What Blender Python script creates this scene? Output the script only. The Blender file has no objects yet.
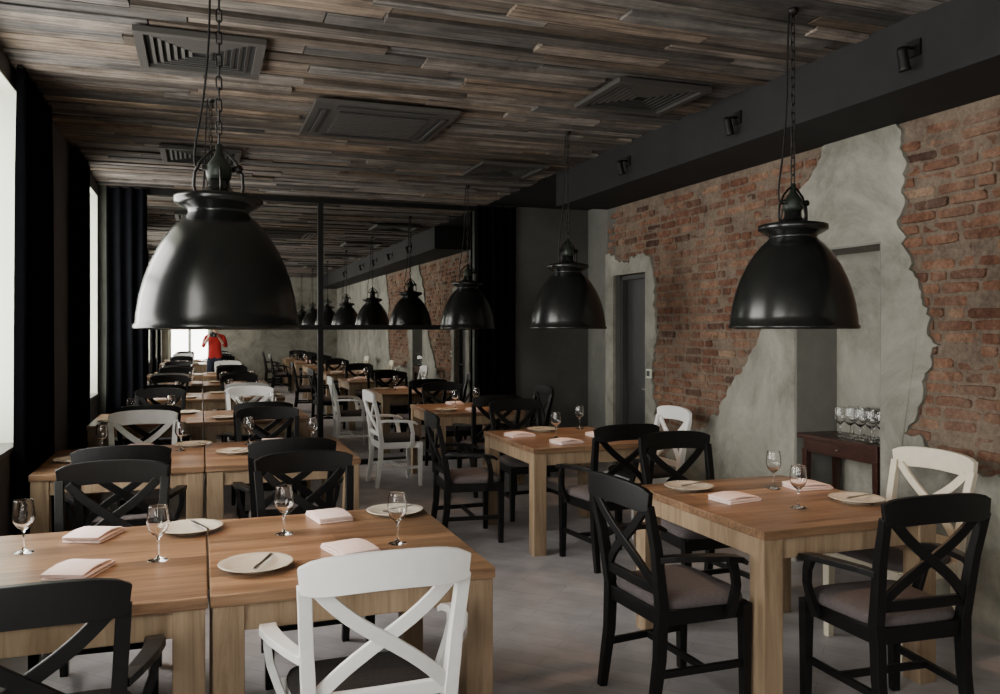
import bpy, math, random
from mathutils import Vector, Matrix, noise
from mathutils.geometry import tessellate_polygon
random.seed(7)
R = random.Random(11)
scene = bpy.context.scene
H = 3.11; BACKY = -5.5; FARY = 9.7; LX = -1.02; RX = 3.82

# ------------------------------------------------------------------ materials
def new_mat(name):
    m = bpy.data.materials.new(name); m.use_nodes = True
    nt = m.node_tree
    return m, nt, nt.nodes, nt.links, nt.nodes['Principled BSDF']

def simple(name, col, rough=0.5, metal=0.0, var=0.0, scale=8.0, bump=0.0, spec=None, coat=0):
    m, nt, N, L, b = new_mat(name)
    b.inputs['Base Color'].default_value = (*col, 1)
    b.inputs['Roughness'].default_value = rough
    b.inputs['Metallic'].default_value = metal
    if spec is not None: b.inputs['Specular IOR Level'].default_value = spec
    if coat: b.inputs['Coat Weight'].default_value = coat
    if var or bump:
        tc = N.new('ShaderNodeTexCoord'); n = N.new('ShaderNodeTexNoise')
        n.inputs['Scale'].default_value = scale; n.inputs['Detail'].default_value = 7
        n.inputs['Roughness'].default_value = .62
        L.new(tc.outputs['Object'], n.inputs['Vector'])
        if var:
            cr = N.new('ShaderNodeValToRGB')
            cr.color_ramp.elements[0].position = .3; cr.color_ramp.elements[1].position = .7
            cr.color_ramp.elements[0].color = (*[c*(1-var) for c in col], 1)
            cr.color_ramp.elements[1].color = (*[min(1, c*(1+var)) for c in col], 1)
            L.new(n.outputs['Fac'], cr.inputs['Fac']); L.new(cr.outputs['Color'], b.inputs['Base Color'])
        if bump:
            bp = N.new('ShaderNodeBump'); bp.inputs['Strength'].default_value = bump; bp.inputs['Distance'].default_value = .02
            L.new(n.outputs['Fac'], bp.inputs['Height']); L.new(bp.outputs['Normal'], b.inputs['Normal'])
    return m

def wood(name, c1, c2, stretch=(1.5, 22, 22), rough=.4, boards=None, attr=False, bump=.15):
    m, nt, N, L, b = new_mat(name)
    tc = N.new('ShaderNodeTexCoord'); oi = N.new('ShaderNodeObjectInfo')
    mul = N.new('ShaderNodeVectorMath'); mul.operation = 'SCALE'; mul.inputs['Scale'].default_value = 13
    comb = N.new('ShaderNodeCombineXYZ')
    for i in range(3): L.new(oi.outputs['Random'], comb.inputs[i])
    L.new(comb.outputs[0], mul.inputs[0])
    add = N.new('ShaderNodeVectorMath'); L.new(tc.outputs['Object'], add.inputs[0]); L.new(mul.outputs[0], add.inputs[1])
    if attr:
        at = N.new('ShaderNodeAttribute'); at.attribute_name = 'pc'
        add2 = N.new('ShaderNodeVectorMath'); sc = N.new('ShaderNodeVectorMath'); sc.operation = 'SCALE'; sc.inputs['Scale'].default_value = 31
        L.new(at.outputs['Color'], sc.inputs[0]); L.new(add.outputs[0], add2.inputs[0]); L.new(sc.outputs[0], add2.inputs[1]); add = add2
    mp = N.new('ShaderNodeMapping'); mp.inputs['Scale'].default_value = stretch
    L.new(add.outputs[0], mp.inputs['Vector'])
    n = N.new('ShaderNodeTexNoise'); n.inputs['Scale'].default_value = 1; n.inputs['Detail'].default_value = 9; n.inputs['Roughness'].default_value = .68; n.inputs['Distortion'].default_value = .8
    L.new(mp.outputs[0], n.inputs['Vector'])
    cr = N.new('ShaderNodeValToRGB'); cr.color_ramp.elements[0].position = .34; cr.color_ramp.elements[1].position = .66
    cr.color_ramp.elements[0].color = (*c1, 1); cr.color_ramp.elements[1].color = (*c2, 1)
    L.new(n.outputs['Fac'], cr.inputs['Fac'])
    out = cr.outputs['Color']
    if boards:
        bt = N.new('ShaderNodeTexBrick'); bt.inputs['Scale'].default_value = 1
        bt.inputs['Brick Width'].default_value = boards[0]; bt.inputs['Row Height'].default_value = boards[1]
        bt.inputs['Mortar Size'].default_value = .0012; bt.inputs['Mortar Smooth'].default_value = .3
        bt.inputs['Color1'].default_value = (.66, .64, .62, 1); bt.inputs['Color2'].default_value = (1.17, 1.13, 1.08, 1)
        bt.inputs['Mortar'].default_value = (.4, .35, .3, 1)
        L.new(add.outputs[0], bt.inputs['Vector'])
        mx = N.new('ShaderNodeMix'); mx.data_type = 'RGBA'; mx.blend_type = 'MULTIPLY'; mx.inputs['Factor'].default_value = 1
        L.new(out, mx.inputs['A']); L.new(bt.outputs['Color'], mx.inputs['B']); out = mx.outputs['Result']
    if attr:
        sp = N.new('ShaderNodeSeparateColor'); L.new(at.outputs['Color'], sp.inputs[0])
        mr = N.new('ShaderNodeMapRange'); mr.inputs['To Min'].default_value = .35; mr.inputs['To Max'].default_value = 1.45
        L.new(sp.outputs[0], mr.inputs['Value'])
        hs = N.new('ShaderNodeHueSaturation'); L.new(mr.outputs[0], hs.inputs['Value'])
        mr2 = N.new('ShaderNodeMapRange'); mr2.inputs['To Min'].default_value = .3; mr2.inputs['To Max'].default_value = 1.25
        L.new(sp.outputs[1], mr2.inputs['Value']); L.new(mr2.outputs[0], hs.inputs['Saturation'])
        # blotchy weathering across each board
        n3 = N.new('ShaderNodeTexNoise'); n3.inputs['Scale'].default_value = 3.2; n3.inputs['Detail'].default_value = 7; n3.inputs['Roughness'].default_value = .7
        L.new(add.outputs[0], n3.inputs['Vector'])
        r3 = N.new('ShaderNodeValToRGB'); r3.color_ramp.elements[0].position = .38; r3.color_ramp.elements[1].position = .6
        r3.color_ramp.elements[0].color = (.5, .48, .47, 1); r3.color_ramp.elements[1].color = (1.05, 1.05, 1.05, 1)
        L.new(n3.outputs['Fac'], r3.inputs['Fac'])
        m3 = N.new('ShaderNodeMix'); m3.data_type = 'RGBA'; m3.blend_type = 'MULTIPLY'; m3.inputs['Factor'].default_value = 1
        L.new(out, m3.inputs['A']); L.new(r3.outputs[0], m3.inputs['B'])
        L.new(m3.outputs['Result'], hs.inputs['Color']); out = hs.outputs['Color']
    L.new(out, b.inputs['Base Color'])
    b.inputs['Roughness'].default_value = rough
    bp = N.new('ShaderNodeBump'); bp.inputs['Strength'].default_value = bump; bp.inputs['Distance'].default_value = .01
    L.new(n.outputs['Fac'], bp.inputs['Height']); L.new(bp.outputs['Normal'], b.inputs['Normal'])
    return m

M = {}
M['black'] = simple('black_painted_wood', (.0035, .0035, .004), .42, var=.2, scale=30, spec=.35)
M['white'] = simple('white_painted_wood', (.84, .83, .82), .42, var=.03, scale=20)
M['cream'] = simple('cream_painted_wood', (.72, .65, .52), .45, var=.05, scale=20)
M['seat'] = simple('taupe_upholstery', (.10, .083, .085), .9, var=.15, scale=60, bump=.3)
M['seatdark'] = simple('dark_upholstery', (.03, .026, .026), .9, var=.15, scale=60, bump=.3)
M['top'] = wood('oak_table_top', (.15, .082, .046), (.40, .245, .142), (1.6, 26, 26), .33, boards=(3.0, .117))
M['leg'] = wood('oak_table_leg', (.21, .14, .082), (.40, .285, .182), (18, 18, 1.6), .5)
M['plank'] = wood('weathered_ceiling_wood', (.034, .024, .018), (.26, .20, .15), (1.2, 30, 20), .9, attr=True, bump=.6)
M['lamp'] = simple('dark_enamel', (.008, .009, .0085), .24, var=.25, scale=6, spec=.5)
M['lampin'] = simple('lamp_inner_enamel', (.2, .19, .17), .4)
M['iron'] = simple('iron_fixture', (.015, .013, .012), .45, metal=.6, var=.3, scale=40)
M['green'] = simple('green_patina_fixture', (.02, .027, .019), .5, metal=.3, var=.3, scale=40)
M['curtain'] = simple('black_velvet', (.0024, .0026, .0036), .97, var=.25, scale=5, spec=.06)
M['beam'] = simple('beam_charcoal_paint', (.0155, .0155, .016), .8, var=.25, scale=3, bump=.1, spec=.3)
M['gwall'] = simple('grey_wall_paint', (.105, .105, .097), .85, var=.25, scale=1.7, bump=.2)
M['lwall'] = simple('dark_grey_wall_paint', (.10, .092, .085), .85, var=.15, scale=2)
M['reveal'] = simple('niche_shade_bay_paint', (.19, .188, .168), .85, var=.22, scale=2.5, bump=.2)  # grey bay wall paint; on the niche lining, recess shade put into the colour
M['trim'] = simple('trim_paint', (.045, .045, .045), .6)
M['wframe'] = simple('window_cream_paint', (.60, .62, .53), .6, var=.03, scale=3)
M['sill'] = simple('stone_sill', (.10, .095, .09), .35, var=.2, scale=12)
M['frame'] = simple('mirror_black_steel', (.004, .004, .004), .55, spec=.3)
M['plate'] = simple('ivory_porcelain', (.64, .58, .48), .2)
M['napkin'] = simple('pink_linen', (.84, .67, .635), .9, var=.05, scale=50, bump=.15)
M['steel'] = simple('steel', (.35, .34, .33), .3, metal=1)
M['mahog'] = wood('mahogany_console', (.022, .008, .006), (.055, .018, .012), (2, 20, 20), .3)
M['door'] = simple('charcoal_door', (.018, .0185, .02), .5, var=.1, scale=4)
M['vent'] = simple('grey_vent_metal', (.058, .054, .05), .5, metal=.2)
M['ventdark'] = simple('vent_shadow_void', (.006, .006, .006), .9)
M['red'] = simple('red_shirt', (.42, .015, .012), .85, var=.1, scale=15)
M['jeans'] = simple('dark_trousers', (.02, .025, .045), .9)
M['skin'] = simple('skin', (.55, .33, .24), .5)
M['hair'] = simple('brown_hair', (.04, .025, .015), .6)
M['gl'] = simple('camera_plastic', (.012, .012, .012), .4)

m, nt, N, L, b = new_mat('clear_glass')
b.inputs['Transmission Weight'].default_value = 1; b.inputs['Roughness'].default_value = 0.0; b.inputs['IOR'].default_value = 1.45
b.inputs['Base Color'].default_value = (1, 1, 1, 1); M['glass'] = m
m, nt, N, L, b = new_mat('mirror_silver')
b.inputs['Base Color'].default_value = (.68, .68, .66, 1); b.inputs['Metallic'].default_value = 1; b.inputs['Roughness'].default_value = 0.01; M['mirror'] = m
m, nt, N, L, b = new_mat('warm_bulb')
b.inputs['Emission Color'].default_value = (1, .55, .22, 1); b.inputs['Emission Strength'].default_value = 6; M['bulb'] = m

# brick face
def brickmat(name, mortar):
    m, nt, N, L, b = new_mat(name)
    tc = N.new('ShaderNodeTexCoord')
    def nz(s, d, r=.6):
        n = N.new('ShaderNodeTexNoise'); n.inputs['Scale'].default_value = s; n.inputs['Detail'].default_value = d; n.inputs['Roughness'].default_value = r
        L.new(tc.outputs['Object'], n.inputs['Vector']); return n
    def ramp(src, p0, p1, c0=(0, 0, 0, 1), c1=(1, 1, 1, 1)):
        r = N.new('ShaderNodeValToRGB'); r.color_ramp.elements[0].position = p0; r.color_ramp.elements[1].position = p1
        r.color_ramp.elements[0].color = c0; r.color_ramp.elements[1].color = c1; L.new(src, r.inputs['Fac']); return r
    def mix(f, a, c, blend='MIX', fv=None):
        x = N.new('ShaderNodeMix'); x.data_type = 'RGBA'; x.blend_type = blend
        if f is not None: L.new(f, x.inputs['Factor'])
        else: x.inputs['Factor'].default_value = fv
        if isinstance(a, tuple): x.inputs['A'].default_value = a
        else: L.new(a, x.inputs['A'])
        if isinstance(c, tuple): x.inputs['B'].default_value = c
        else: L.new(c, x.inputs['B'])
        return x.outputs['Result']
    fine = nz(42, 8, .7); mid = nz(7.5, 10, .78); big = nz(1.3, 7, .65)
    if mortar:
        base = ramp(mid.outputs['Fac'], .3, .7, (.115, .082, .062, 1), (.27, .215, .165, 1)).outputs[0]
    else:
        at = N.new('ShaderNodeAttribute'); at.attribute_name = 'pc'
        sp = N.new('ShaderNodeSeparateColor'); L.new(at.outputs['Color'], sp.inputs[0])
        cr = N.new('ShaderNodeValToRGB'); e = cr.color_ramp.elements; L.new(sp.outputs[0], cr.inputs['Fac'])
        e[0].position = 0; e[0].color = (.09, .05, .038, 1); e[1].position = 1; e[1].color = (.36, .24, .16, 1)
        x = e.new(.35); x.color = (.20, .095, .06, 1); x = e.new(.7); x.color = (.285, .15, .095, 1)
        base = cr.outputs[0]
        stain = ramp(mid.outputs['Fac'], .38, .54, (.42, .38, .37, 1), (1, 1, 1, 1)).outputs[0]
        base = mix(None, base, stain, 'MULTIPLY', .85)
        lime = ramp(mid.outputs['Fac'], .55, .66).outputs[0]
        sc = N.new('ShaderNodeMath'); sc.operation = 'MULTIPLY'; sc.inputs[1].default_value = .65; L.new(lime, sc.inputs[0])
        base = mix(sc.outputs[0], base, (.32, .26, .20, 1))
    patch = ramp(big.outputs['Fac'], .48, .64).outputs[0]
    sc2 = N.new('ShaderNodeMath'); sc2.operation = 'MULTIPLY'; sc2.inputs[1].default_value = .5; L.new(patch, sc2.inputs[0])
    base = mix(sc2.outputs[0], base, (.26, .20, .15, 1))
    base = mix(None, base, fine.outputs['Fac'], 'OVERLAY', .8)
    L.new(base, b.inputs['Base Color']); b.inputs['Roughness'].default_value = .95; b.inputs['Specular IOR Level'].default_value = .2
    bp = N.new('ShaderNodeBump'); bp.inputs['Strength'].default_value = .9; bp.inputs['Distance'].default_value = .015
    L.new(fine.outputs['Fac'], bp.inputs['Height'])
    bp2 = N.new('ShaderNodeBump'); bp2.inputs['Strength'].default_value = .8; bp2.inputs['Distance'].default_value = .03
    L.new(mid.outputs['Fac'], bp2.inputs['Height']); L.new(bp.outputs['Normal'], bp2.inputs['Normal']); L.new(bp2.outputs['Normal'], b.inputs['Normal'])
    return m
M['brick'] = brickmat('old_red_brick', False); M['mortar'] = brickmat('lime_mortar', True)

# plaster
m, nt, N, L, b = new_mat('bare_grey_plaster')
tc = N.new('ShaderNodeTexCoord')
n1 = N.new('ShaderNodeTexNoise'); n1.inputs['Scale'].default_value = 1.5; n1.inputs['Detail'].default_value = 12; n1.inputs['Roughness'].default_value = .72; n1.inputs['Distortion'].default_value = .6
L.new(tc.outputs['Object'], n1.inputs['Vector'])
cr = N.new('ShaderNodeValToRGB'); e = cr.color_ramp.elements
e[0].position = .34; e[0].color = (.14, .134, .11, 1); e[1].position = .66; e[1].color = (.38, .365, .31, 1)
x = e.new(.5); x.color = (.262, .253, .215, 1)
L.new(n1.outputs['Fac'], cr.inputs['Fac']); L.new(cr.outputs[0], b.inputs['Base Color']); b.inputs['Roughness'].default_value = .9
n2 = N.new('ShaderNodeTexNoise'); n2.inputs['Scale'].default_value = 7; n2.inputs['Detail'].default_value = 10; n2.inputs['Roughness'].default_value = .65; L.new(tc.outputs['Object'], n2.inputs['Vector'])
bp = N.new('ShaderNodeBump'); bp.inputs['Strength'].default_value = .6; bp.inputs['Distance'].default_value = .03
L.new(n2.outputs['Fac'], bp.inputs['Height']); L.new(bp.outputs['Normal'], b.inputs['Normal'])
M['plaster'] = m

# floor: greyed parquet
m, nt, N, L, b = new_mat('grey_parquet_floor')
tc = N.new('ShaderNodeTexCoord'); mp = N.new('ShaderNodeMapping'); mp.inputs['Rotation'].default_value = (0, 0, math.radians(45))
L.new(tc.outputs['Object'], mp.inputs['Vector'])
bt = N.new('ShaderNodeTexBrick'); bt.inputs['Scale'].default_value = 1; bt.inputs['Brick Width'].default_value = .6; bt.inputs['Row Height'].default_value = .12
bt.inputs['Mortar Size'].default_value = .002; bt.inputs['Color1'].default_value = (.37, .345, .355, 1); bt.inputs['Color2'].default_value = (.44, .415, .425, 1); bt.inputs['Mortar'].default_value = (.28, .26, .265, 1)
L.new(mp.outputs[0], bt.inputs['Vector'])
n1 = N.new('ShaderNodeTexNoise'); n1.inputs['Scale'].default_value = 6; n1.inputs['Detail'].default_value = 8; L.new(tc.outputs['Object'], n1.inputs['Vector'])
mx = N.new('ShaderNodeMix'); mx.data_type = 'RGBA'; mx.blend_type = 'OVERLAY'; mx.inputs['Factor'].default_value = .35
L.new(bt.outputs['Color'], mx.inputs['A']); L.new(n1.outputs['Fac'], mx.inputs['B']); L.new(mx.outputs['Result'], b.inputs['Base Color'])
b.inputs['Roughness'].default_value = .4
M['floor'] = m

# ------------------------------------------------------------------ builder
class MB:
    def __init__(s): s.v = []; s.f = []; s.m = []; s.sm = []; s.c = []; s.mats = []
    def mi(s, k):
        if k not in s.mats: s.mats.append(k)
        return s.mats.index(k)
    def add(s, vs, fs, k, smooth=False, col=(0, 0, 0)):
        o = len(s.v); s.v += [tuple(p) for p in vs]; i = s.mi(k)
        for f in fs: s.f.append([o+a for a in f]); s.m.append(i); s.sm.append(smooth); s.c.append(col)
    def box(s, x0, x1, y0, y1, z0, z1, k, col=(0, 0, 0), mat=None):
        vs = [(x, y, z) for z in (z0, z1) for y in (y0, y1) for x in (x0, x1)]
        if mat is not None: vs = [mat @ Vector(p) for p in vs]
        s.add(vs, [(0, 2, 3, 1), (4, 5, 7, 6), (0, 1, 5, 4), (2, 6, 7, 3), (0, 4, 6, 2), (1, 3, 7, 5)], k, False, col)
    def sweep(s, pts, w, t, side, k, smooth=False):
        P = [Vector(p) for p in pts]; n = len(P); vs = []
        ws = w if isinstance(w, (list, tuple)) else [w]*n
        ts = t if isinstance(t, (list, tuple)) else [t]*n
        for i in range(n):
            T = (P[min(i+1, n-1)]-P[max(i-1, 0)]).normalized()
            S = Vector(side); S = (S-T*S.dot(T)).normalized(); Nn = T.cross(S)
            for a, b_ in ((-1, -1), (1, -1), (1, 1), (-1, 1)): vs.append(P[i]+S*(a*ws[i]/2)+Nn*(b_*ts[i]/2))
        fs = [(3, 2, 1, 0), tuple(4*(n-1)+j for j in range(4))]
        for i in range(n-1):
            for j in range(4): fs.append((4*i+j, 4*i+(j+1) % 4, 4*i+4+(j+1) % 4, 4*i+4+j))
        s.add(vs, fs, k, smooth)
    def lathe(s, prof, k, seg=32, c=(0, 0, 0), sx=1, sy=1, mat=None):
        vs = []; fs = []
        for r, z in prof:
            for i in range(seg):
                a = 2*math.pi*i/seg; p = Vector((c[0]+r*math.cos(a)*sx, c[1]+r*math.sin(a)*sy, c[2]+z))
                vs.append(mat @ p if mat is not None else p)
        for j in range(len(prof)-1):
            for i in range(seg):
                i2 = (i+1) % seg; fs.append((j*seg+i, j*seg+i2, (j+1)*seg+i2, (j+1)*seg+i))
        s.add(vs, fs, k, True)
    def tube(s, pts, r, k, seg=8, closed=False):
        P = [Vector(p) for p in pts]; n = len(P); vs = []; fs = []
        rs = r if isinstance(r, (list, tuple)) else [r]*n
        T0 = (P[1]-P[0]).normalized(); up = Vector((0, 0, 1)) if abs(T0.z) < .9 else Vector((1, 0, 0))
        S = T0.cross(up).normalized()
        for i in range(n):
            if closed: T = (P[(i+1) % n]-P[i-1]).normalized()
            else: T = (P[min(i+1, n-1)]-P[max(i-1, 0)]).normalized()
            S = (S-T*S.dot(T)).normalized(); B = T.cross(S)
            for j in range(seg):
                a = 2*math.pi*j/seg; vs.append(P[i]+(S*math.cos(a)+B*math.sin(a))*rs[i])
        for i in range(n if closed else n-1):
            i2 = (i+1) % n
            for j in range(seg):
                j2 = (j+1) % seg; fs.append((i*seg+j, i*seg+j2, i2*seg+j2, i2*seg+j))
        if not closed: fs += [tuple(reversed(range(seg))), tuple((n-1)*seg+j for j in range(seg))]
        s.add(vs, fs, k, True)
    def mesh(s, name, bevel=0, attr=False):
        me = bpy.data.meshes.new(name); me.from_pydata(s.v, [], s.f)
        for k in s.mats: me.materials.append(M[k])
        me.polygons.foreach_set('material_index', s.m); me.polygons.foreach_set('use_smooth', s.sm)
        if attr:
            a = me.color_attributes.new('pc', 'FLOAT_COLOR', 'CORNER'); d = []
            for f, c in zip(s.f, s.c): d += [c[0], c[1], c[2], 1]*len(f)
            a.data.foreach_set('color', d)
        me.update()
        if bevel:
            o = bpy.data.objects.new('tmp', me); scene.collection.objects.link(o)
            md = o.modifiers.new('b', 'BEVEL'); md.width = bevel; md.segments = 2; md.limit_method = 'ANGLE'; md.angle_limit = .7
            dg = bpy.context.evaluated_depsgraph_get(); me2 = bpy.data.meshes.new_from_object(o.evaluated_get(dg))
            bpy.data.objects.remove(o); me2.name = name; return me2
        return me

def obj(name, me, loc=(0, 0, 0), rz=0, parent=None):
    o = bpy.data.objects.new(name, me); scene.collection.objects.link(o)
    o.location = loc; o.rotation_euler = (0, 0, rz)
    if parent: o.parent = parent
    return o
def build(name, fn, bevel=0, parent=None, attr=False):
    b = MB(); fn(b); return obj(name, b.mesh(name, bevel, attr), parent=parent)

# ------------------------------------------------------------------ room shell
build('floor', lambda b: b.box(LX-.4, 4.8, BACKY-.4, FARY+.1, -.1, 0, 'floor'))

def ceil(b):
    y = BACKY
    while y < FARY-.001:
        w = min(R.choice([.07, .09, .10, .12, .13, .15]), FARY-y)
        x = LX-R.random()*1.5
        while x < 3.27:
            l = R.uniform(.6, 2.4); x0 = max(x, LX); x1 = min(x+l, 3.27)
            if x1-x0 > .03:
                dz = R.choice([0, 0, .006, .012, .02, .028])+R.random()*.006
                cx, cy = (x0+x1)/2, y+w/2
                mt = Matrix.Translation((cx, cy, H)) @ Matrix.Rotation(R.uniform(-.0035, .0035), 4, 'Z') @ Matrix.Rotation(R.uniform(-.03, .03), 4, 'X')
                hx, hy = (x1-x0)/2-.004, w/2-.003
                b.box(-hx, hx, -hy, hy, -dz*.8, .03, 'plank', (R.random(), R.random(), R.random()), mat=mt)
            x += l
        y += w
cb = MB(); ceil(cb); ceiling = obj('ceiling', cb.mesh('ceiling', 0, True))
build('ceiling_slab', lambda b: b.box(LX-.4, 4.8, BACKY-.4, FARY+.1, H+.034, H+.15, 'ventdark'), parent=ceiling)
build('ceiling_side_bay', lambda b: b.box(3.27, 4.7, 7.44, FARY, H, H+.031, 'beam'), parent=ceiling)
build('ceiling_beam', lambda b: b.box(3.26, RX, BACKY, 7.44, 2.77, H+.03, 'beam'), bevel=.006)

# left wall
wins = [(-5.0, -3.3), (-2.4, -.7), (.3, 2.0), (3.3, 5.6), (8.1, 9.6)]
WZ0, WZ1 = .88, 2.98
def leftwall(b):
    y = BACKY
    for a, c in wins:
        b.box(LX-.4, LX, y, a, 0, H+.03, 'lwall')
        b.box(LX-.4, LX, a, c, 0, WZ0, 'lwall'); b.box(LX-.4, LX, a, c, WZ1, H+.03, 'lwall'); y = c
    b.box(LX-.4, LX, y, FARY, 0, H+.03, 'lwall')
build('wall_left', leftwall)
def window(b, a, c):
    x0, x1 = LX-.4, LX+.002
    b.box(x0, x1, a, a+.012, WZ0, WZ1, 'wframe'); b.box(x0, x1, c-.012, c, WZ0, WZ1, 'wframe')
    b.box(x0, x1, a, c, WZ1-.012, WZ1, 'wframe')
    b.box(x0, LX+.015, a+.01, c-.01, WZ0, WZ0+.03, 'sill')
    fx0, fx1 = LX-.36, LX-.30
    for p, q in ((a+.012, a+.08), (c-.08, c-.012), ((a+c)/2-.045, (a+c)/2+.045)): b.box(fx0, fx1, p, q, WZ0+.03, WZ1-.01, 'wframe')
    for p, q in ((WZ0+.03, WZ0+.1), (WZ1-.08, WZ1-.012), (2.2, 2.26)): b.box(fx0, fx1, a+.012, c-.012, p, q, 'wframe')
for i, (a, c) in enumerate(wins):
    build('window_%d' % (i+1), lambda b: window(b, a, c), bevel=.003)
    ld = bpy.data.lights.new('daylight_portal', 'AREA'); ld.shape = 'RECTANGLE'; ld.size = WZ1-WZ0; ld.size_y = c-a
    ld.cycles.is_portal = True
    lo = bpy.data.objects.new('daylight_portal', ld); scene.collection.objects.link(lo)
    lo.location = (LX-.41, (a+c)/2, (WZ0+WZ1)/2); lo.rotation_euler = (0, -math.pi/2, 0)

# back wall with window
BW = (-.85, .25)
def backwall(b):
    y0, y1 = BACKY-.3, BACKY
    b.box(LX-.4, BW[0], y0, y1, 0, H+.03, 'plaster'); b.box(BW[1], 4.72, y0, y1, 0, H+.03, 'plaster')
    b.box(BW[0], BW[1], y0, y1, 0, .6, 'plaster'); b.box(BW[0], BW[1], y0, y1, 2.7, H+.03, 'plaster')
build('wall_back', backwall)
def backwin(b):
    y0, y1 = BACKY-.22, BACKY-.16; a, c = BW
    for p, q in ((a, a+.07), (c-.07, c), ((a+c)/2-.04, (a+c)/2+.04)): b.box(p, q, y0, y1, .6, 2.7, 'wframe')
    for p, q in ((.6, .67), (2.63, 2.7), (2.05, 2.1)): b.box(a, c, y0, y1, p, q, 'wframe')
build('window_6', backwin)
ld = bpy.data.lights.new('daylight_portal', 'AREA'); ld.shape = 'RECTANGLE'; ld.size = BW[1]-BW[0]; ld.size_y = 2.1; ld.cycles.is_portal = True
lo = bpy.data.objects.new('daylight_portal', ld); scene.collection.objects.link(lo)
lo.location = ((BW[0]+BW[1])/2, BACKY-.31, 1.65); lo.rotation_euler = (math.pi/2, 0, 0)

# far wall, side bay
build('wall_far', lambda b: b.box(LX-.4, 4.8, FARY, FARY+.1, 0, H+.03, 'gwall'))
build('wall_side_bay', lambda b: b.box(4.7, 4.8, 7.25, FARY, 0, H+.03, 'reveal'))

# right wall (solid), niche + door
NY0, NY1, NZ = 3.87, 4.63, 2.1
DY0, DY1, DZ = 6.65, 7.27, 2.1
def rightwall(b):
    X1 = 4.24
    b.box(RX, X1, BACKY, NY0, 0, H+.03, 'mortar')
    b.box(RX, X1, NY0, NY1, NZ, H+.03, 'mortar'); b.box(4.14, X1, NY0, NY1, 0, NZ, 'plaster')
    b.box(RX, X1, NY1, DY0, 0, H+.03, 'mortar')
    b.box(RX, X1, DY0, DY1, DZ, H+.03, 'mortar')
    b.box(RX, 4.7, DY1, 7.44, 0, H+.03, 'gwall')
    b.box(RX+.2, X1, DY0, DY1, 0, DZ, 'mortar')
wr = build('wall_right', rightwall)
def niche_lining(b):
    b.box(RX-.02, 4.14, NY0, NY0+.012, 0, NZ, 'reveal'); b.box(RX-.02, 4.14, NY1-.012, NY1, 0, NZ, 'reveal'); b.box(RX-.02, 4.14, NY0, NY1, NZ-.012, NZ, 'reveal')
build('niche_lining', niche_lining, parent=wr)
def bricks(b):
    z = .005; row = 0; hh = .058
    while z+hh < 2.77:
        y = BACKY+.01-(.125 if row % 2 else 0)
        while y < 7.44:
            l = .115 if R.random() < .3 else .24
            l *= R.uniform(.93, 1.03)
            a, c = max(y, BACKY), min(y+l, 7.435)
            ok = c-a > .03 and c > .9
            if ok and z < NZ and a < NY1 and c > NY0:
                if c > NY1: a = NY1
                elif a < NY0: c = NY0
                else: ok = False
                ok = ok and c-a > .03
            if ok and z < DZ and a < DY1 and c > DY0:
                if c > DY1: a = DY1
                elif a < DY0: c = DY0
                else: ok = False
                ok = ok and c-a > .03
            if ok and R.random() > .02:
                d = R.uniform(-.002, .015); jz = R.uniform(-.004, .004)
                a += R.uniform(.002, .009); c -= R.uniform(.002, .009); z0, z1 = z+jz+.002, z+hh+jz-.002
                ring = []
                cy, cz = (a+c)/2, (z0+z1)/2
                for q, (fy, fz) in enumerate(((0, .15), (.08, 0), (.5, 0), (.92, 0), (1, .15), (1, .85), (.92, 1), (.5, 1), (.08, 1), (0, .85))):
                    ring.append((a+(c-a)*fy+R.uniform(-.004, .004), z0+(z1-z0)*fz+R.uniform(-.004, .004)))
                v = [(RX-d+R.uniform(-.003, .003), p[0]+(cy-p[0])*.05, p[1]+(cz-p[1])*.12) for p in ring]+[(RX+.006, p[0], p[1]) for p in ring]
                fs = [tuple(reversed(range(10)))]+[(i, (i+1) % 10, 10+(i+1) % 10, 10+i) for i in range(10)]
                b.add(v, fs, 'brick', False, (min(1, max(0, R.gauss(.45, .22))), R.random(), 0))
            y += l+.010
        z += hh+.010; row += 1
bb = MB(); bricks(bb); obj('brick_courses', bb.mesh('brick_courses', 0, True), parent=wr)

def plaster_patch(name, poly, straight=(), xf=RX-.026):
    pts = []
    n = len(poly)
    for i in range(n):
        a, c = Vector(poly[i]), Vector(poly[(i+1) % n]); pts.append(a)
        if i in straight: continue
        k = max(1, int((c-a).length/.025))
        nrm = Vector((-(c-a).y, (c-a).x)).normalized()
        for j in range(1, k):
            p = a.lerp(c, j/k); q = Vector((p.x*3, p.y*3, 1.7))
            d = noise.noise(q)*.08+noise.noise(q*4)*.06+noise.noise(q*11)*.03+R.uniform(-.008, .008)
            pts.append(p+nrm*d*min(1, 3*min(j, k-j)/k+.2))
    pts = [Vector((p.x, min(2.772, max(0, p.y)))) for p in pts]
    tri = tessellate_polygon([[Vector((p.x, p.y, 0)) for p in pts]])
    xb = RX+.002; m_ = len(pts)
    b = MB()
    vs = [(xf+.006*noise.noise(Vector((p.x*5, p.y*5, 0))), p.x, p.y) for p in pts]+[(xb, p.x+0, p.y) for p in pts]
    fs = []
    for t in tri:
        a, c, d = [pts[i] for i in t]
        cr_ = (c.x-a.x)*(d.y-a.y)-(c.y-a.y)*(d.x-a.x)
        fs.append(tuple(t) if cr_ < 0 else tuple(reversed(t)))
    for i in range(m_): fs.append((i, (i+1) % m_, m_+(i+1) % m_, m_+i))
    b.add(vs, fs, 'plaster'); obj(name, b.mesh(name), parent=wr)
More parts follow.
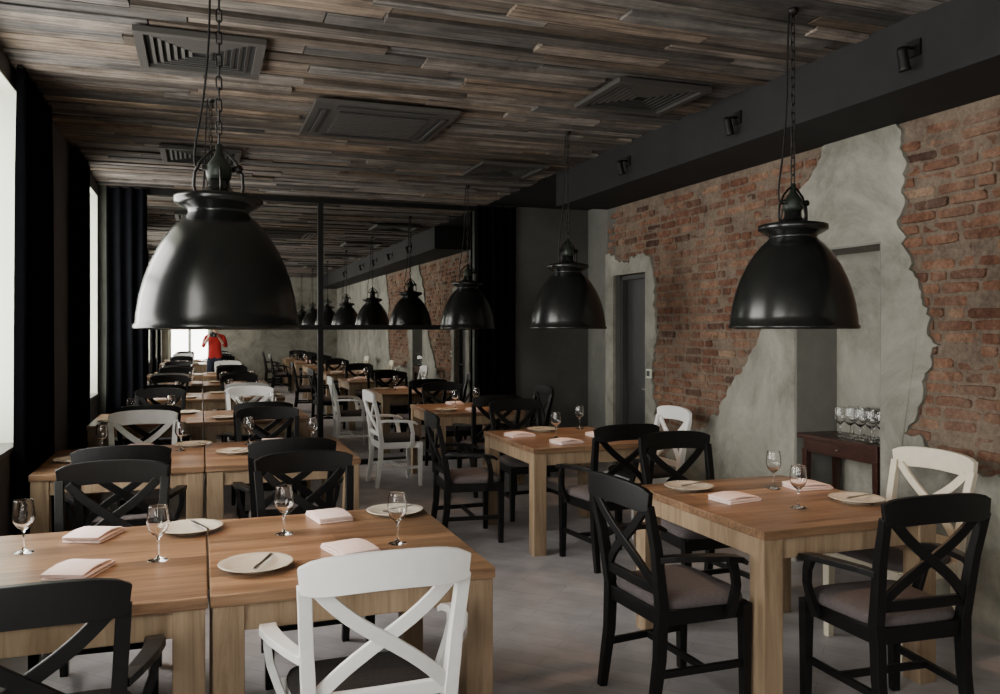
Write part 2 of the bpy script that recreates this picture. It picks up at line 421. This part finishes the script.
plaster_patch('plaster_patch', [(NY0, 0), (NY0, NZ), (NY1, NZ), (NY1, 0), (6.1, 0), (6.3, .45), (6.2, .66), (5.66, .81), (5.35, 1.15), (5.09, 1.43), (4.95, 1.6), (4.84, 1.80), (4.78, 2.15), (4.64, 2.45), (4.46, 2.6), (4.34, 2.772),
               (3.76, 2.772), (3.69, 2.32), (3.66, 2.0), (3.57, 1.74), (3.46, 1.49), (3.57, 1.18), (3.70, .98), (3.34, .85), (2.4, .78), (1.9, .9), (1.6, 1.6), (1.75, 2.2), (1.4, 2.772), (-5.49, 2.772), (-5.49, 0)], straight=(0, 1, 2, 3, 15, 28, 29, 30))
plaster_patch('plaster_patch_door', [(DY0, 0), (DY0, DZ), (DY1, DZ), (DY1, 0), (7.438, 0), (7.438, 2.33), (7.2, 2.25), (6.95, 2.2), (6.7, 2.28), (6.52, 2.12), (6.47, 1.6), (6.53, 1.0), (6.42, .6), (6.5, 0)], straight=(0, 1, 2, 3, 4, 13))

def door(b):
    x0 = RX+.10
    b.box(x0, x0+.045, DY0+.04, DY1-.04, .005, DZ-.04, 'door')
    b.box(x0-.05, x0+.09, DY0+.002, DY0+.045, 0, DZ-.002, 'trim'); b.box(x0-.05, x0+.09, DY1-.045, DY1-.002, 0, DZ-.002, 'trim'); b.box(x0-.05, x0+.09, DY0+.002, DY1-.002, DZ-.045, DZ-.002, 'trim')
    for z0, z1 in ((.15, .95), (1.1, 1.95)):
        b.box(x0-.008, x0, DY0+.12, DY1-.12, z0, z1, 'door')
    b.tube([(x0, DY0+.1, 1.02), (x0-.05, DY0+.1, 1.02), (x0-.05, DY0+.2, 1.02)], .008, 'steel')
build('door_1', door, bevel=.003)
build('light_switch', lambda b: (b.box(RX-.045, RX-.028, 6.52, 6.60, 1.14, 1.22, 'wframe'), b.box(RX-.05, RX-.044, 6.535, 6.585, 1.155, 1.205, 'trim')), bevel=.002)
build('baseboard_left', lambda b: b.box(LX, LX+.015, BACKY, FARY, 0, .09, 'trim'))
build('baseboard_back', lambda b: b.box(LX+.02, 3.78, BACKY, BACKY+.015, 0, .09, 'trim'))
build('baseboard_bay', lambda b: b.box(3.7, 4.7, FARY-.015, FARY, 0, .09, 'trim'))

# ------------------------------------------------------------------ mirror
MX0, MX1 = -.62, 3.2
build('wall_mirror', lambda b: b.box(MX0, MX1, FARY-.02, FARY-.001, .03, H-.03, 'mirror'))
def mframe(b):
    y0, y1 = FARY-.06, FARY-.021
    for x_ in (MX0+.03, 1.29, MX1-.03): b.box(x_-.03, x_+.03, y0, y1, 0, H-.03, 'frame')
    for z_ in (.03, 1.60, H-.06): b.box(MX0, MX1, y0+.002, y1-.002, z_-.028, z_+.028, 'frame')
build('mirror_frame', mframe)

# ------------------------------------------------------------------ curtains
def curtain(name, axis, a, c, p, amp=.027, seed=0):
    rr = random.Random(seed); b = MB(); n = int((c-a)/.009); rows = [0.015, .5, 1.1, 1.8, 2.5, 3.0, H-.035]
    vs = []; fs = []; ph = rr.random()*6
    for j, z in enumerate(rows):
        k = 1 if z < 2.6 else .75
        for i in range(n+1):
            u = a+(c-a)*i/n
            w = math.sin(2*math.pi*u/.105+ph+1.2*math.sin(u*7+seed)+.25*math.sin(z*1.3+u*3))
            d = amp*k*w+.006*math.sin(u*23+z*.8)
            uu = u+.012*math.sin(z*2+u*9)*(1-z/H)
            vs.append((p+d, uu, z) if axis == 'y' else (uu, p+d, z))
    for j in range(len(rows)-1):
        for i in range(n): q = j*(n+1)+i; fs.append((q, q+1, q+n+2, q+n+1))
    b.add(vs, fs, 'curtain', True)
    if axis == 'y': b.box(p-.012, p+.012, a, c, H-.045, H-.028, 'frame')
    else: b.box(a, c, p-.012, p+.012, H-.045, H-.028, 'frame')
    obj(name, b.mesh(name))
CX = LX+.052
for i, (a, c) in enumerate([(5.36, 6.35), (7.55, 8.4), (2.65, 3.25), (2.05, 2.5), (-.65, -.15), (-3.0, -2.5)]): curtain('window_curtain', 'y', a, c, CX, seed=i)
curtain('window_curtain', 'x', LX+.09, -.55, FARY-.13, seed=9)
curtain('window_curtain', 'x', 3.15, 3.66, FARY-.13, seed=10)

# ------------------------------------------------------------------ ceiling fittings
def vent_mesh(s):
    b = MB(); z0 = -.03; h = s/2
    b.box(-h, h, -h, h, -.006, -.001, 'ventdark')
    w = .045
    b.box(-h, h, -h, -h+w, z0, 0, 'vent'); b.box(-h, h, h-w, h, z0, 0, 'vent'); b.box(-h, -h+w, -h+w, h-w, z0, 0, 'vent'); b.box(h-w, h, -h+w, h-w, z0, 0, 'vent')
    for k in range(1, 7):
        r = h-w-k*.037
        for a in range(4):
            mt = Matrix.Rotation(a*math.pi/2, 4, 'Z') @ Matrix.Translation((0, -r, -.018)) @ Matrix.Rotation(-.35, 4, 'X')
            b.box(-r, r, -.009, .009, -.0015, .0015, 'vent', mat=mt)
    return b.mesh('ceiling_vent')
vm = vent_mesh(.64)
for x_, y_ in ((0.0, 4.78), (2.66, 4.72), (0.0, 7.6), (2.68, 7.32), (0, 2.1), (2.66, 2.1), (0, -1), (2.66, -1)):
    obj('ceiling_vent', vm, (x_, y_, H-.029))
def cassette():
    b = MB(); s = .49
    b.box(-s, s, -s, s, -.03, 0, 'vent')
    for a in range(4):
        mt = Matrix.Rotation(a*math.pi/2, 4, 'Z')
        b.box(-.34, .34, .37, .45, -.034, -.029, 'ventdark', mat=mt)
        b.box(-.34, .34, .40, .43, -.040, -.034, 'vent', mat=mt)
    b.box(-.31, .31, -.31, .31, -.036, -.03, 'ventdark')
    for i in range(12):
        y = -.3+.6*(i+.5)/12; b.box(-.31, .31, y-.010, y+.010, -.044, -.034, 'vent')
    return b.mesh('air_conditioner_cassette', .003)
obj('air_conditioner_cassette', cassette(), (1.19, 5.95, H-.03)); obj('air_conditioner_cassette', bpy.data.meshes['air_conditioner_cassette'], (1.19, .7, H-.03))
def spot():
    b = MB()
    b.box(-.012, 0, -.04, .04, -.04, .04, 'iron')
    b.tube([(-.01, 0, 0), (-.06, 0, .0), (-.07, 0, -.03)], .008, 'iron')
    mt = Matrix.Translation((-.075, 0, -.05)) @ Matrix.Rotation(math.radians(-14), 4, 'Y')
    b.lathe([(0.001, .05), (.018, .05), (.024, .03), (.026, -.05), (.032, -.065), (.028, -.065), (.022, -.05), (.001, -.045)], 'iron', 20, mat=mt)
    return b.mesh('beam_spotlight')
sm = spot()
for y_ in (3.11, 4.52, 5.98, 1.7, -.5): obj('beam_spotlight', sm, (3.26, y_, 2.94))

# ------------------------------------------------------------------ pendant lamps
def pendant():
    b = MB()
    out = [(.290, .0), (.297, .004), (.297, .014), (.290, .022), (.286, .06), (.277, .12), (.262, .18), (.241, .24), (.213, .30), (.178, .355), (.145, .395), (.118, .42), (.108, .432), (.112, .442), (.142, .458), (.158, .468), (.160, .480), (.158, .492), (.13, .498), (.09, .505), (.055, .515), (.04, .53), (.038, .56), (.02, .565), (.001, .566)]
    b.lathe(out, 'lamp', 56)
    inn = [(.290, .0), (.282, .02), (.278, .06), (.268, .12), (.253, .18), (.232, .24), (.204, .30), (.168, .355), (.135, .39), (.10, .415), (.001, .42)]
    b.lathe(inn, 'lampin', 56)
    b.lathe([(.03, .42), (.03, .34), (.022, .33), (.001, .33)], 'iron', 20)
    b.lathe([(.001, .22), (.02, .225), (.034, .25), (.036, .275), (.024, .31), (.018, .335)], 'bulb', 20)
    for s in (-1, 1):
        b.tube([(s*.078, 0, .495), (s*.088, 0, .53), (s*.085, 0, .58), (s*.06, 0, .63), (s*.025, 0, .665), (0, 0, .675)], .0055, 'iron')
        b.tube([(0, s*.07, .495), (0, s*.078, .53), (0, s*.068, .575), (0, s*.035, .61), (0, s*.02, .62)], .005, 'iron')
    b.lathe([(.001, .556), (.042, .56), (.046, .575), (.046, .605), (.036, .62), (.026, .635), (.016, .65), (.012, .69), (.001, .692)], 'green', 20)
    b.tube([(-.06, .0, .60), (.07, 0, .60)], .011, 'iron'); b.tube([(.07, -.022, .60), (.07, .022, .60)], .015, 'iron')
    z = .685; top = H-.02-1.58; i = 0
    while z < top:
        hl, hw = .025, .010; pts = []
        for q in range(12):
            a = 2*math.pi*q/12; dx = hw*math.cos(a); dz = math.sin(a)*hw+(hl-hw)*(1 if math.sin(a) > 0 else -1)
            pts.append((dx, 0, z+hl+dz) if i % 2 else (0, dx, z+hl+dz))
        b.tube(pts, .0034, 'iron', 6, closed=True); z += .042; i += 1
    cp = []
    ks = [(-.03, .615), (-.065, .59), (-.085, .62), (-.08, .70), (-.06, .82), (-.045, .95), (-.035, 1.1), (-.03, 1.3), (-.02, top)]
    for q in range(len(ks)-1):
        for t in (0, .25, .5, .75):
            p0 = ks[max(0, q-1)]; p1 = ks[q]; p2 = ks[q+1]; p3 = ks[min(len(ks)-1, q+2)]
            f = lambda a0, a1, a2, a3: .5*(2*a1+(a2-a0)*t+(2*a0-5*a1+4*a2-a3)*t*t+(3*a1-a0-3*a2+a3)*t**3)
            cp.append((f(p0[0], p1[0], p2[0], p3[0]), .004, f(p0[1], p1[1], p2[1], p3[1])))
    cp.append((-.02, .004, top))
    b.tube(cp, .0045, 'frame', 6)
    b.lathe([(.001, top-.02), (.02, top-.018), (.026, top+.0), (.026, top+.008), (.001, top+.009)], 'iron', 20)
    return b.mesh('pendant_lamp')
pm = pendant()
spots = [(2.645, 3.24), (2.65, 5.82), (2.66, 8.40), (2.66, .6), (2.66, -2.0), (2.66, -4.4), (0.063, 3.28), (0.06, 5.8), (.06, 8.4), (.06, -2.0), (.06, -4.4)]
for x_, y_ in spots:
    o = obj('pendant_lamp', pm, (x_, y_, 1.58), R.uniform(-.4, .4))
    ld = bpy.data.lights.new('bulb_light', 'SPOT'); ld.energy = 24; ld.color = (1, .62, .36); ld.shadow_soft_size = .03; ld.spot_size = math.radians(100); ld.spot_blend = .8
    lo = bpy.data.objects.new('bulb_light', ld); scene.collection.objects.link(lo); lo.parent = o; lo.location = (0, 0, .2)

# ------------------------------------------------------------------ tables
TW, TL = .94, 1.08
def table():
    b = MB(); w, l = TW/2, TL/2
    b.box(-w, w, -l, l, .712, .75, 'top')
    for sx in (-1, 1):
        for sy in (-1, 1):
            cx, cy = sx*(w-.055), sy*(l-.055); b.box(cx-.048, cx+.048, cy-.048, cy+.048, 0, .712, 'leg')
    for s in (-1, 1):
        y = s*(l-.03); b.box(-w+.1, w-.1, y-.012, y+.012, .625, .712, 'leg')
        x_ = s*(w-.03); b.box(x_-.012, x_+.012, -l+.1, l-.1, .625, .712, 'leg')
    return b.mesh('dining_table', .004)
tm = table()
TX = {'L1': -.45, 'L2': .497, 'R': 2.635}
tabs = []
for y_ in [3.27, 5.87, 8.40]:
    for k in ('L1', 'L2', 'R'): tabs.append((TX[k], 3.37 if (k == 'R' and y_ == 3.27) else y_))
for y_ in (-2.0, -4.4):
    for k in ('L1', 'L2', 'R'): tabs.append((TX[k], y_))
tabs.append((TX['R'], .6))
for x_, y_ in tabs: obj('dining_table', tm, (x_, y_, 0))

# ------------------------------------------------------------------ chairs
def chair(paint, seat, arms, name):
    b = MB()
    def yb(z):
        pts = [(0, -.245), (.25, -.208), (.46, -.2), (.7, -.235), (.95, -.295)]
        for (z0, y0), (z1, y1) in zip(pts, pts[1:]):
            if z <= z1: return y0+(y1-y0)*(z-z0)/(z1-z0)
        return -.3
    for s in (-1, 1):
        zs = [0, .12, .25, .36, .46, .58, .7, .8, .88]
        b.sweep([(s*(.198+.03*max(0, z-.4)/.5), yb(z), z) for z in zs], [.034, .037, .04, .042, .042, .04, .038, .038, .038], [.036, .04, .044, .046, .046, .042, .038, .034, .03], (1, 0, 0), paint)
        b.sweep([(s*.225, .195, 0), (s*.222, .195, .44)], [.034, .046], [.034, .046], (1, 0, 0), paint)
        b.sweep([(s*.2, -.2, .415), (s*.225, .195, .415)], .062, .024, (0, 0, 1), paint)
        b.sweep([(s*.2, -.215, .19), (s*.225, .195, .19)], .03, .02, (0, 0, 1), paint)
        if arms:
            b.sweep([(s*.222, yb(.68)+.01, .66), (s*.25, -.17, .668), (s*.283, -.06, .667), (s*.298, .04, .661), (s*.292, .11, .648), (s*.282, .145, .628)], [.034, .042, .05, .054, .052, .042], [.024]*5+[.018], (1, 0, 0), paint)
            b.sweep([(s*.24, .10, .40), (s*.262, .105, .46), (s*.288, .10, .54), (s*.297, .085, .60), (s*.292, .07, .653)], [.024]*5, [.045, .042, .036, .036, .045], (1, 0, 0), paint)
    b.sweep([(-.2, -.2, .415), (.2, -.2, .415)], .062, .024, (0, 0, 1), paint)
    b.sweep([(-.22, .2, .415), (.22, .2, .415)], .062, .024, (0, 0, 1), paint)
    b.sweep([(-.21, 0, .19), (.21, 0, .19)], .028, .02, (0, 0, 1), paint)
    n = 14
    P = []; W = []
    for i in range(n+1):
        u = -1+2*i/n; P.append((u*.240, yb(.9)-.03*(1-u*u)+.004, .896+.016*(1-u*u))); W.append(.105*(1-.32*abs(u)**8))
    b.sweep(P, W, .026, (0, 0, 1), paint)
    P = [(u*.2, yb(.53)-.006*(1-u*u), .53) for u in (-1, -.5, 0, .5, 1)]
    b.sweep(P, .042, .022, (0, 0, 1), paint)
    for s in (-1, 1):
        P = []
        for i in range(13):
            t = i/12; z = .54+.325*t; xx = s*(-.19+.38*t); bow = .018*math.sin(math.pi*t)*1
            P.append((xx-s*.014*math.sin(2*math.pi*t), yb(z)-bow+s*.005-.002, z))
        b.sweep(P, .04, .016, (-s*.65, 0, .75), paint)
    seg = 40; vs = []; fs = []; rings = [(.95, .438), (1.0, .448), (1.012, .464), (.985, .480), (.90, .491), (.6, .499), (.3, .502)]
    for r, z in rings:
        for i in range(seg):
            a = 2*math.pi*i/seg; c_, s_ = math.cos(a), math.sin(a)
            cx = math.copysign(abs(c_)**.35, c_); cy = math.copysign(abs(s_)**.35, s_)
            vs.append((cx*r*(.222+.02*cy), cy*r*.207+.005, z))
    for j in range(len(rings)-1):
        for i in range(seg): i2 = (i+1) % seg; fs.append((j*seg+i, j*seg+i2, (j+1)*seg+i2, (j+1)*seg+i))
    fs.append(tuple((len(rings)-1)*seg+i for i in range(seg))); fs.append(tuple(reversed(range(seg))))
    b.add(vs, fs, seat, True)
    return b.mesh(name, .0045)
CH = {}
for col, st in (('black', 'seat'), ('white', 'seatdark'), ('cream', 'seat')):
    for arm in (0, 1): CH[col, arm] = chair(col, st, arm, ('%s_armchair' if arm else '%s_dining_chair') % col)
def put(col, arm, x_, y_, face, jit=0):
    rz = {'+y': 0, '-y': math.pi, '+x': -math.pi/2, '-x': math.pi/2}[face]+math.radians(jit)
    obj(('dining_armchair' if arm else 'dining_chair'), CH[col, arm], (x_, y_, 0), rz)
# left rows
put('white', 1, .49, 2.58, '+y', 0); put('black', 1, -.42, 2.58, '+y', 2)
put('black', 0, -.40, 3.98, '-y', -3); put('black', 0, .50, 3.98, '-y', 2)
put('black', 1, -.40, 5.12, '+y', 1); put('black', 1, .50, 5.12, '+y', -2)
put('white', 0, -.40, 6.56, '-y', 2); put('black', 0, .50, 6.56, '-y')
put('black', 1, -.40, 7.62, '+y'); put('black', 1, .50, 7.62, '+y')
put('black', 0, -.40, 9.08, '-y'); put('white', 0, .50, 9.08, '-y')
# right tables
put('black', 1, 1.93, 3.13, '+x', 3); put('black', 1, 2.62, 2.66, '+y', -4)
put('cream', 0, 3.25, 3.24, '-x', 3); put('black', 0, 2.68, 4.06, '-y', 0)
put('black', 1, 2.60, 5.10, '+y', 3); put('black', 1, 1.91, 6.02, '+x', -4)
put('white', 0, 3.26, 5.75, '-x', 0); put('black', 0, 2.62, 6.58, '-y', 2)
put('black', 1, 2.62, 7.64, '+y', 0); put('white', 1, 1.88, 8.38, '+x', 2)
put('black', 0, 3.26, 8.4, '-x'); put('black', 0, 2.65, 9.08, '-y')
# behind the photographer
for y_ in (-2.0, -4.4):
    cs = ['black', 'black', 'white', 'black'] if y_ == -2 else ['black', 'white', 'black', 'black']
    put(cs[0], 0, -.42, y_+.7, '-y'); put(cs[1], 0, .5, y_+.7, '-y')
    put(cs[2], 0, -.42, y_-.7, '+y'); put(cs[3], 0, .5, y_-.7, '+y')
    put('black', 0, 2.65, y_+.7, '-y'); put('black', 1, 1.9, y_, '+x'); put('black', 0, 2.65, y_-.7, '+y')
put('black', 0, 2.65, 1.28, '-y'); put('black', 0, 2.65, -.08, '+y'); put('cream', 0, 3.26, .6, '-x')

# ------------------------------------------------------------------ tableware
def glass():
    b = MB()
    prof = [(.001, .0), (.033, .0), (.0345, .0005), (.035, .0012), (.0345, .002), (.033, .0026), (.02, .005), (.0075, .010), (.0042, .02), (.0038, .045), (.004, .07), (.006, .082), (.018, .092), (.031, .107), (.038, .125), (.039, .142), (.036, .168), (.0325, .191), (.0321, .1935), (.0317, .1945),
            (.0312, .1945), (.0310, .1935), (.0312, .191), (.0348, .168), (.0377, .142), (.0367, .125), (.0298, .109), (.017, .0955), (.004, .090), (.001, .0895)]
    b.lathe(prof, 'glass', 28); return b.mesh('wine_glass')
def plate():
    b = MB()
    b.lathe([(.001, .004), (.065, .004), (.067, .0), (.075, .0), (.078, .006), (.105, .013), (.124, .019), (.127, .021), (.124, .0225), (.104, .0175), (.082, .011), (.07, .009), (.001, .009)], 'plate', 48)
    return b.mesh('bread_plate')
def knife():
    b = MB()
    b.sweep([(-.02, 0, 0), (.0, 0, 0), (.07, 0, 0), (.085, .004, 0)], [.008, .016, .017, .004], .0015, (0, 1, 0), 'steel')
    b.sweep([(-.115, 0, 0), (-.09, 0, 0), (-.02, 0, 0)], [.010, .012, .009], [.005, .006, .005], (0, 1, 0), 'steel')
    return b.mesh('butter_knife')
def napkin():
    b = MB()
    b.sweep([(-.098, 0, .004), (.0, 0, .004), (.096, 0, .004), (.104, 0, .009), (.096, 0, .0135), (0, 0, .015), (-.095, 0, .0135)], .15, .0065, (0, 1, 0), 'napkin', True)
    b.sweep([(-.10, .004, .021), (-.05, .004, .026), (0, .004, .029), (.06, .004, .025), (.094, .004, .019)], .142, .006, (0, 1, 0), 'napkin', True)
    return b.mesh('folded_napkin', .002)
gm, plm, km, nm = glass(), plate(), knife(), napkin()
def G(x_, y_, z=.75): obj('wine_glass', gm, (x_, y_, z+.0005))
def PL(x_, y_, k=0.4):
    obj('bread_plate', plm, (x_, y_, .7505)); obj('butter_knife', km, (x_+.03, y_, .7765), k)
def NK(x_, y_, r=0): obj('folded_napkin', nm, (x_, y_, .7505), r)
for p in ((-.62, 3.50), (-.145, 3.22), (.316, 3.46), (.715, 3.16)): G(*p)
PL(-.04, 3.64, 1.9); PL(.18, 3.00, 1.2); PL(.82, 3.67, .5)
NK(-.40, 3.66, 1.2); NK(.53, 3.68, 1.75); NK(-.39, 3.14, 1.2); NK(.525, 3.10, 1.85)
G(2.80, 3.58); G(2.61, 3.16); PL(2.38, 3.72, .4); PL(2.97, 3.18, .2); NK(2.43, 3.40, .15); NK(2.98, 3.54, -.1)
G(-.13, 6.08); G(.325, 6.25); G(-.62, 6.1); G(.75, 6.05); PL(.22, 5.82, 1); PL(-.05, 6.28, 2); PL(-.75, 5.8, 1.5); NK(-.4, 6.25, 1.4); NK(.5, 6.25, 1.6); NK(-.4, 5.6, 1.5); NK(.52, 5.6, 1.6)
G(2.96, 6.27); G(2.54, 5.80); NK(2.32, 6.0, .1); NK(2.5, 5.52, .2); PL(2.62, 6.25, .3); NK(2.92, 5.8, 0)
for (x_, y_) in tabs:
    if y_ in (8.40, -2.0, -4.4, .6):
        G(x_+.18, y_+.18); G(x_-.15, y_-.12); NK(x_, y_+.4, 1.6); NK(x_-.02, y_-.38, 1.5); PL(x_+.32, y_+.32, 1); PL(x_-.30, y_-.3, .5)

# console in niche
def console():
    b = MB(); x0, x1, y0, y1 = 3.79, 4.125, 3.895, 4.605
    b.box(x0, x1, y0, y1, .85, .88, 'mahog'); b.box(x0+.03, x1-.02, y0+.03, y1-.03, .76, .85, 'mahog')
    for yy in (y0+.045, y1-.045):
        for xx in (x0+.045, x1-.04):
            b.sweep([(xx, yy, 0), (xx, yy, .12), (xx, yy, .78)], [.026, .03, .045], [.026, .03, .045], (1, 0, 0), 'mahog')
    b.box(x0+.04, x1-.035, y0+.04, y1-.04, .19, .21, 'mahog')
    b.lathe([(.001, 0), (.008, .002), (.01, .01), (.006, .016), (.001, .018)], 'steel', 12, mat=Matrix.Translation((x0+.03, 4.25, .805)) @ Matrix.Rotation(-math.pi/2, 4, 'Y'))
    return b.mesh('console_table', .004)
obj('console_table', console())
for i in range(5):
    for j in range(2):
        G(3.90+j*.11, 3.97+i*.088, .88)

# ------------------------------------------------------------------ photographer (seen in the mirror)
def person():
    V = [(0, 0, .95, .15, .11), (0, 0, 1.1, .135, .1), (0, .0, 1.28, .165, .115), (0, 0, 1.41, .13, .09), (0, .005, 1.5, .055, .055), (0, .02, 1.57, .05, .05)]
    E = [(0, 1), (1, 2), (2, 3), (3, 4), (4, 5)]
    for s in (-1, 1):
        i = len(V)
        V += [(s*.19, 0, 1.40, .06, .06), (s*.25, .07, 1.17, .044, .044), (s*.13, .25, 1.36, .028, .028), (s*.10, .29, 1.42, .034, .022)]
        E += [(3, i), (i, i+1), (i+1, i+2), (i+2, i+3)]
        i = len(V)
        V += [(s*.1, 0, .87, .09, .09), (s*.12, .02, .5, .062, .062), (s*.125, -.01, .1, .042, .042), (s*.14, .13, .045, .042, .038)]
        E += [(0, i), (i, i+1), (i+1, i+2), (i+2, i+3)]
    me = bpy.data.meshes.new('body'); me.from_pydata([v[:3] for v in V], E, [])
    o = bpy.data.objects.new('tmp', me); scene.collection.objects.link(o)
    md = o.modifiers.new('s', 'SKIN'); md.use_smooth_shade = True
    for i, v in enumerate(V): me.skin_vertices[0].data[i].radius = (v[3], v[4])
    me.skin_vertices[0].data[0].use_root = True
    o.modifiers.new('ss', 'SUBSURF').levels = 2
    dg = bpy.context.evaluated_depsgraph_get(); m2 = bpy.data.meshes.new_from_object(o.evaluated_get(dg)); bpy.data.objects.remove(o)
    b = MB()
    vs = [v.co.copy() for v in m2.vertices]
    zmin = min(v.z for v in vs)
    for v in vs: v.z -= zmin if v.z < .2 else 0
    groups = {}
    for p in m2.polygons:
        c = p.center
        if c.z < .12: k = 'gl'
        elif c.z < .93: k = 'jeans'
        elif c.z > 1.47 and abs(c.x) < .08 and c.y < .15: k = 'skin'
        elif c.y > .18: k = 'skin'
        else: k = 'red'
        groups.setdefault(k, []).append(tuple(p.vertices))
    b.v += [tuple(v) for v in vs]
    for k, fs in groups.items():
        i = b.mi(k)
        for f in fs: b.f.append(list(f)); b.m.append(i); b.sm.append(True); b.c.append((0, 0, 0))
    prof = [(.001, -.115), (.035, -.108), (.055, -.085), (.066, -.05), (.074, -.01), (.077, .03), (.074, .065), (.058, .095), (.03, .112), (.001, .117)]
    b.lathe(prof, 'skin', 28, c=(0, .025, 1.66), sy=1.2)
    b.lathe([(.079, .0), (.082, .04), (.079, .07), (.063, .102), (.033, .12), (.001, .125)], 'hair', 28, c=(0, .012, 1.66), sy=1.17)
    b.tube([(0, .108, 1.675), (0, .128, 1.65), (0, .118, 1.636)], [.006, .013, .008], 'skin')
    for s in (-1, 1):
        b.lathe([(.001, -.011), (.009, -.006), (.011, 0), (.009, .006), (.001, .011)], 'gl', 12, c=(s*.03, .105, 1.675))
        b.tube([(s*.076, .02, 1.69), (s*.086, .01, 1.67), (s*.078, .02, 1.64)], [.008, .011, .007], 'skin')
        for q in range(4):
            z = 1.405+q*.017; l = (.85, .95, 1, .9)[q]
            b.tube([(s*.10, .30, z), (s*(.105), .30+.035*l, z+.004), (s*.09, .30+.065*l, z+.004), (s*.066, .30+.07*l, z+.002)], [.0095, .009, .008, .006], 'skin')
        b.tube([(s*.09, .28, 1.41), (s*.07, .285, 1.435), (s*.055, .288, 1.455)], [.011, .010, .007], 'skin')
    b.tube([(-.03, .115, 1.613), (0, .122, 1.612), (.03, .115, 1.613)], [.004, .006, .004], 'red')
    b.box(-.075, .075, .30, .35, 1.40, 1.49, 'gl'); b.box(-.03, .03, .30, .35, 1.49, 1.52, 'gl')
    b.lathe([(.04, 0), (.042, .05), (.044, .09), (.036, .09), (.001, .07)], 'gl', 24, mat=Matrix.Translation((0, .35, 1.445)) @ Matrix.Rotation(-math.pi/2, 4, 'X'))
    return b.mesh('photographer')
obj('photographer', person(), (.30, -.62, 0), .12)

# ------------------------------------------------------------------ world + camera
w = bpy.data.worlds.new('World'); scene.world = w; w.use_nodes = True
bg = w.node_tree.nodes['Background']; bg.inputs['Color'].default_value = (1.0, .985, .93, 1); bg.inputs['Strength'].default_value = 13.5
cam = bpy.data.cameras.new('Camera'); co = bpy.data.objects.new('Camera', cam); scene.collection.objects.link(co)
co.location = (0, 0, 1.58); co.rotation_euler = (math.pi/2, 0, -math.radians(19.8))
cam.lens = 29.9; cam.sensor_width = 36; cam.shift_y = -.018; cam.clip_start = .05
scene.camera = co
